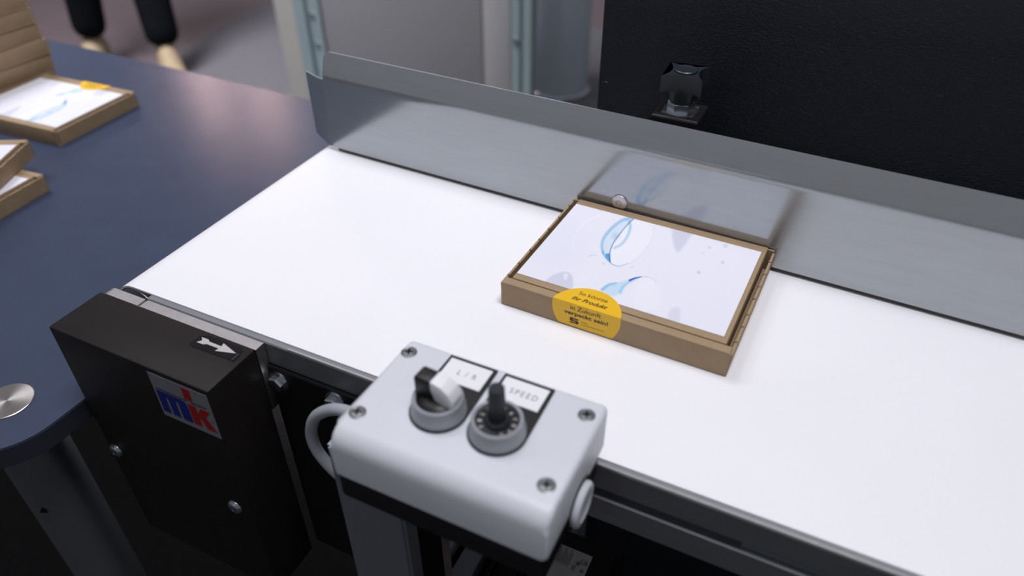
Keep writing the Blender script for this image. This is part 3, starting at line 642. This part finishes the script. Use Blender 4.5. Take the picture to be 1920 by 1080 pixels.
for s, nm in ((1, 'r'), (-1, 'l')):
    sh = hip + Z * .49 + rgt * .175 * s; el = sh + Z * -.29 + rgt * .05 * s - fwd * .01; wr = el + Z * -.22 + fwd * .10
    jt('sh' + nm, sh, (.062, .06), 'collar'); jt('el' + nm, el, (.047, .047), 'sh' + nm); jt('wr' + nm, wr, (.030, .030), 'el' + nm)
    jt('pa' + nm, wr + Z * -.05 + fwd * .03, (.028, .020), 'wr' + nm)
    for f in range(4): q = wr + Z * -.085 + fwd * (.045 + .0) + rgt * 0 + fwd * (.018 * (f - 1.5)); jt('f%d%s' % (f, nm), q, (.010, .010), 'pa' + nm); jt('g%d%s' % (f, nm), q + Z * (-.055 + .008 * abs(f - 1)) - rgt * .012 * s, (.008, .008), 'f%d%s' % (f, nm))
    jt('t' + nm, wr + Z * -.045 + fwd * .062, (.010, .010), 'pa' + nm); jt('t2' + nm, wr + Z * -.085 + fwd * .085, (.008, .008), 't' + nm)
names_ = list(J); me = bpy.data.meshes.new('body'); me.from_pydata([J[n] - PV for n in names_], [(names_.index(a), names_.index(b_)) for a, b_ in E_], [])
bo = bpy.data.objects.new('body', me); COL.objects.link(bo); bo.parent = pn
sk = bo.modifiers.new('skin', 'SKIN'); sk.use_smooth_shade = True
lay_ = me.skin_vertices[0] if len(me.skin_vertices) else None
if lay_ is None:
    bm = new(); bm.from_mesh(me); bm.verts.layers.skin.verify(); bm.to_mesh(me); bm.free(); lay_ = me.skin_vertices[0]
for i, n in enumerate(names_): lay_.data[i].radius = Rr[n]; lay_.data[i].use_root = (n == 'pelvis')
sb = bo.modifiers.new('sub', 'SUBSURF'); sb.levels = 2; sb.render_levels = 2
dg = bpy.context.evaluated_depsgraph_get(); dg.update(); me2 = bpy.data.meshes.new_from_object(bo.evaluated_get(dg))
bo.modifiers.clear(); bo.data = me2; me2.name = 'body'; me2.materials.clear()
for n in ('trouser_black', 'jacket_dark', 'skin'): me2.materials.append(MATS[n])
for p in me2.polygons:
    z = p.center.z; p.use_smooth = True; side = abs((Vector((p.center.x, p.center.y, 0)) - Vector((hip.x - PV.x, hip.y - PV.y, 0))).dot(rgt))
    p.material_index = 2 if z > 1.52 or (z < .93 and z > .70 and side > .19) else (1 if z > .96 or (side > .175 and z > .80) else 0)
for ft, d in ((fr_, Vector((.82, -.57, 0))), (fl_, Vector((.60, -.80, 0)))):
    sd = Vector((-d.y, d.x, 0)); bm = new(); rings = []
    for t, w_, h0 in ((-.085, .026, .06), (-.075, .036, .115), (-.03, .044, .150), (.025, .046, .135), (.075, .047, .085), (.13, .049, .062), (.175, .042, .050), (.20, .022, .034)):
        c = ft + d * t; rings.append([bm.verts.new(c + sd * (w_ * math.cos(a)) + Z * (.022 + (h0 - .022) * max(0, math.sin(a)) ** .8 if math.sin(a) > 0 else .018)) for a in [2 * math.pi * i / 20 for i in range(20)]])
    for a, b_ in zip(rings, rings[1:]):
        for i in range(20): bm.faces.new((a[i], a[(i + 1) % 20], b_[(i + 1) % 20], b_[i]))
    bm.faces.new(rings[0][::-1]); bm.faces.new(rings[-1])
    sh_ = obj('shoe', bm, 'shoe_tan', pn, ang=60)
    bm = new(); L1 = [(-.088, .030), (-.05, .042), (.02, .046), (.10, .052), (.16, .048), (.195, .030), (.207, .0)]
    prism(bm, [(t, w_) for t, w_ in L1] + [(t, -w_) for t, w_ in L1[-2::-1]], ft + Z * .0005, d, sd, Z, .024); obj('sole', bm, 'sole_dark', sh_, smooth=False)
hd = hip + Z * .77 + fwd * .01
bm = new(); bmesh.ops.create_uvsphere(bm, u_segments=24, v_segments=14, radius=1)
bmesh.ops.delete(bm, geom=[v for v in bm.verts if v.co.z < -.25 or (v.co.y > .35 and v.co.z < .35)], context='VERTS')
for v in bm.verts: c = v.co.copy(); v.co = hd - fwd * .008 + Z * .012 + rgt * c.x * .085 + fwd * c.y * .102 + Z * c.z * .088
obj('hair', bm, 'hair_brown', pn)
for s in (-1, 1):
    bm = new(); lathe(bm, [(0, -.006), (.012, -.004), (.018, .002), (.012, .006), (0, .004)], hd + rgt * s * .078 + Z * -.01, rgt * s, 14); obj('ear', bm, 'skin', pn)
    bm = new(); lathe(bm, [(0, .006), (.007, .004), (.011, -.002), (0, -.004)], hd + rgt * s * .032 + fwd * .088 + Z * .004, fwd, 14); obj('eye', bm, 'label_white', pn)
bm = new(); prism(bm, [(-.013, -.04), (.013, -.04), (.006, .01), (-.006, .01)], hd + fwd * .085, rgt, Z, fwd, .022, .005); obj('nose', bm, 'skin', pn)
bm = new(); prism(bm, circ(1, 16), hd + fwd * .082 + Z * -.062, rgt * .024, Z * .007, fwd, .006); obj('mouth', bm, 'shoe_tan', pn)
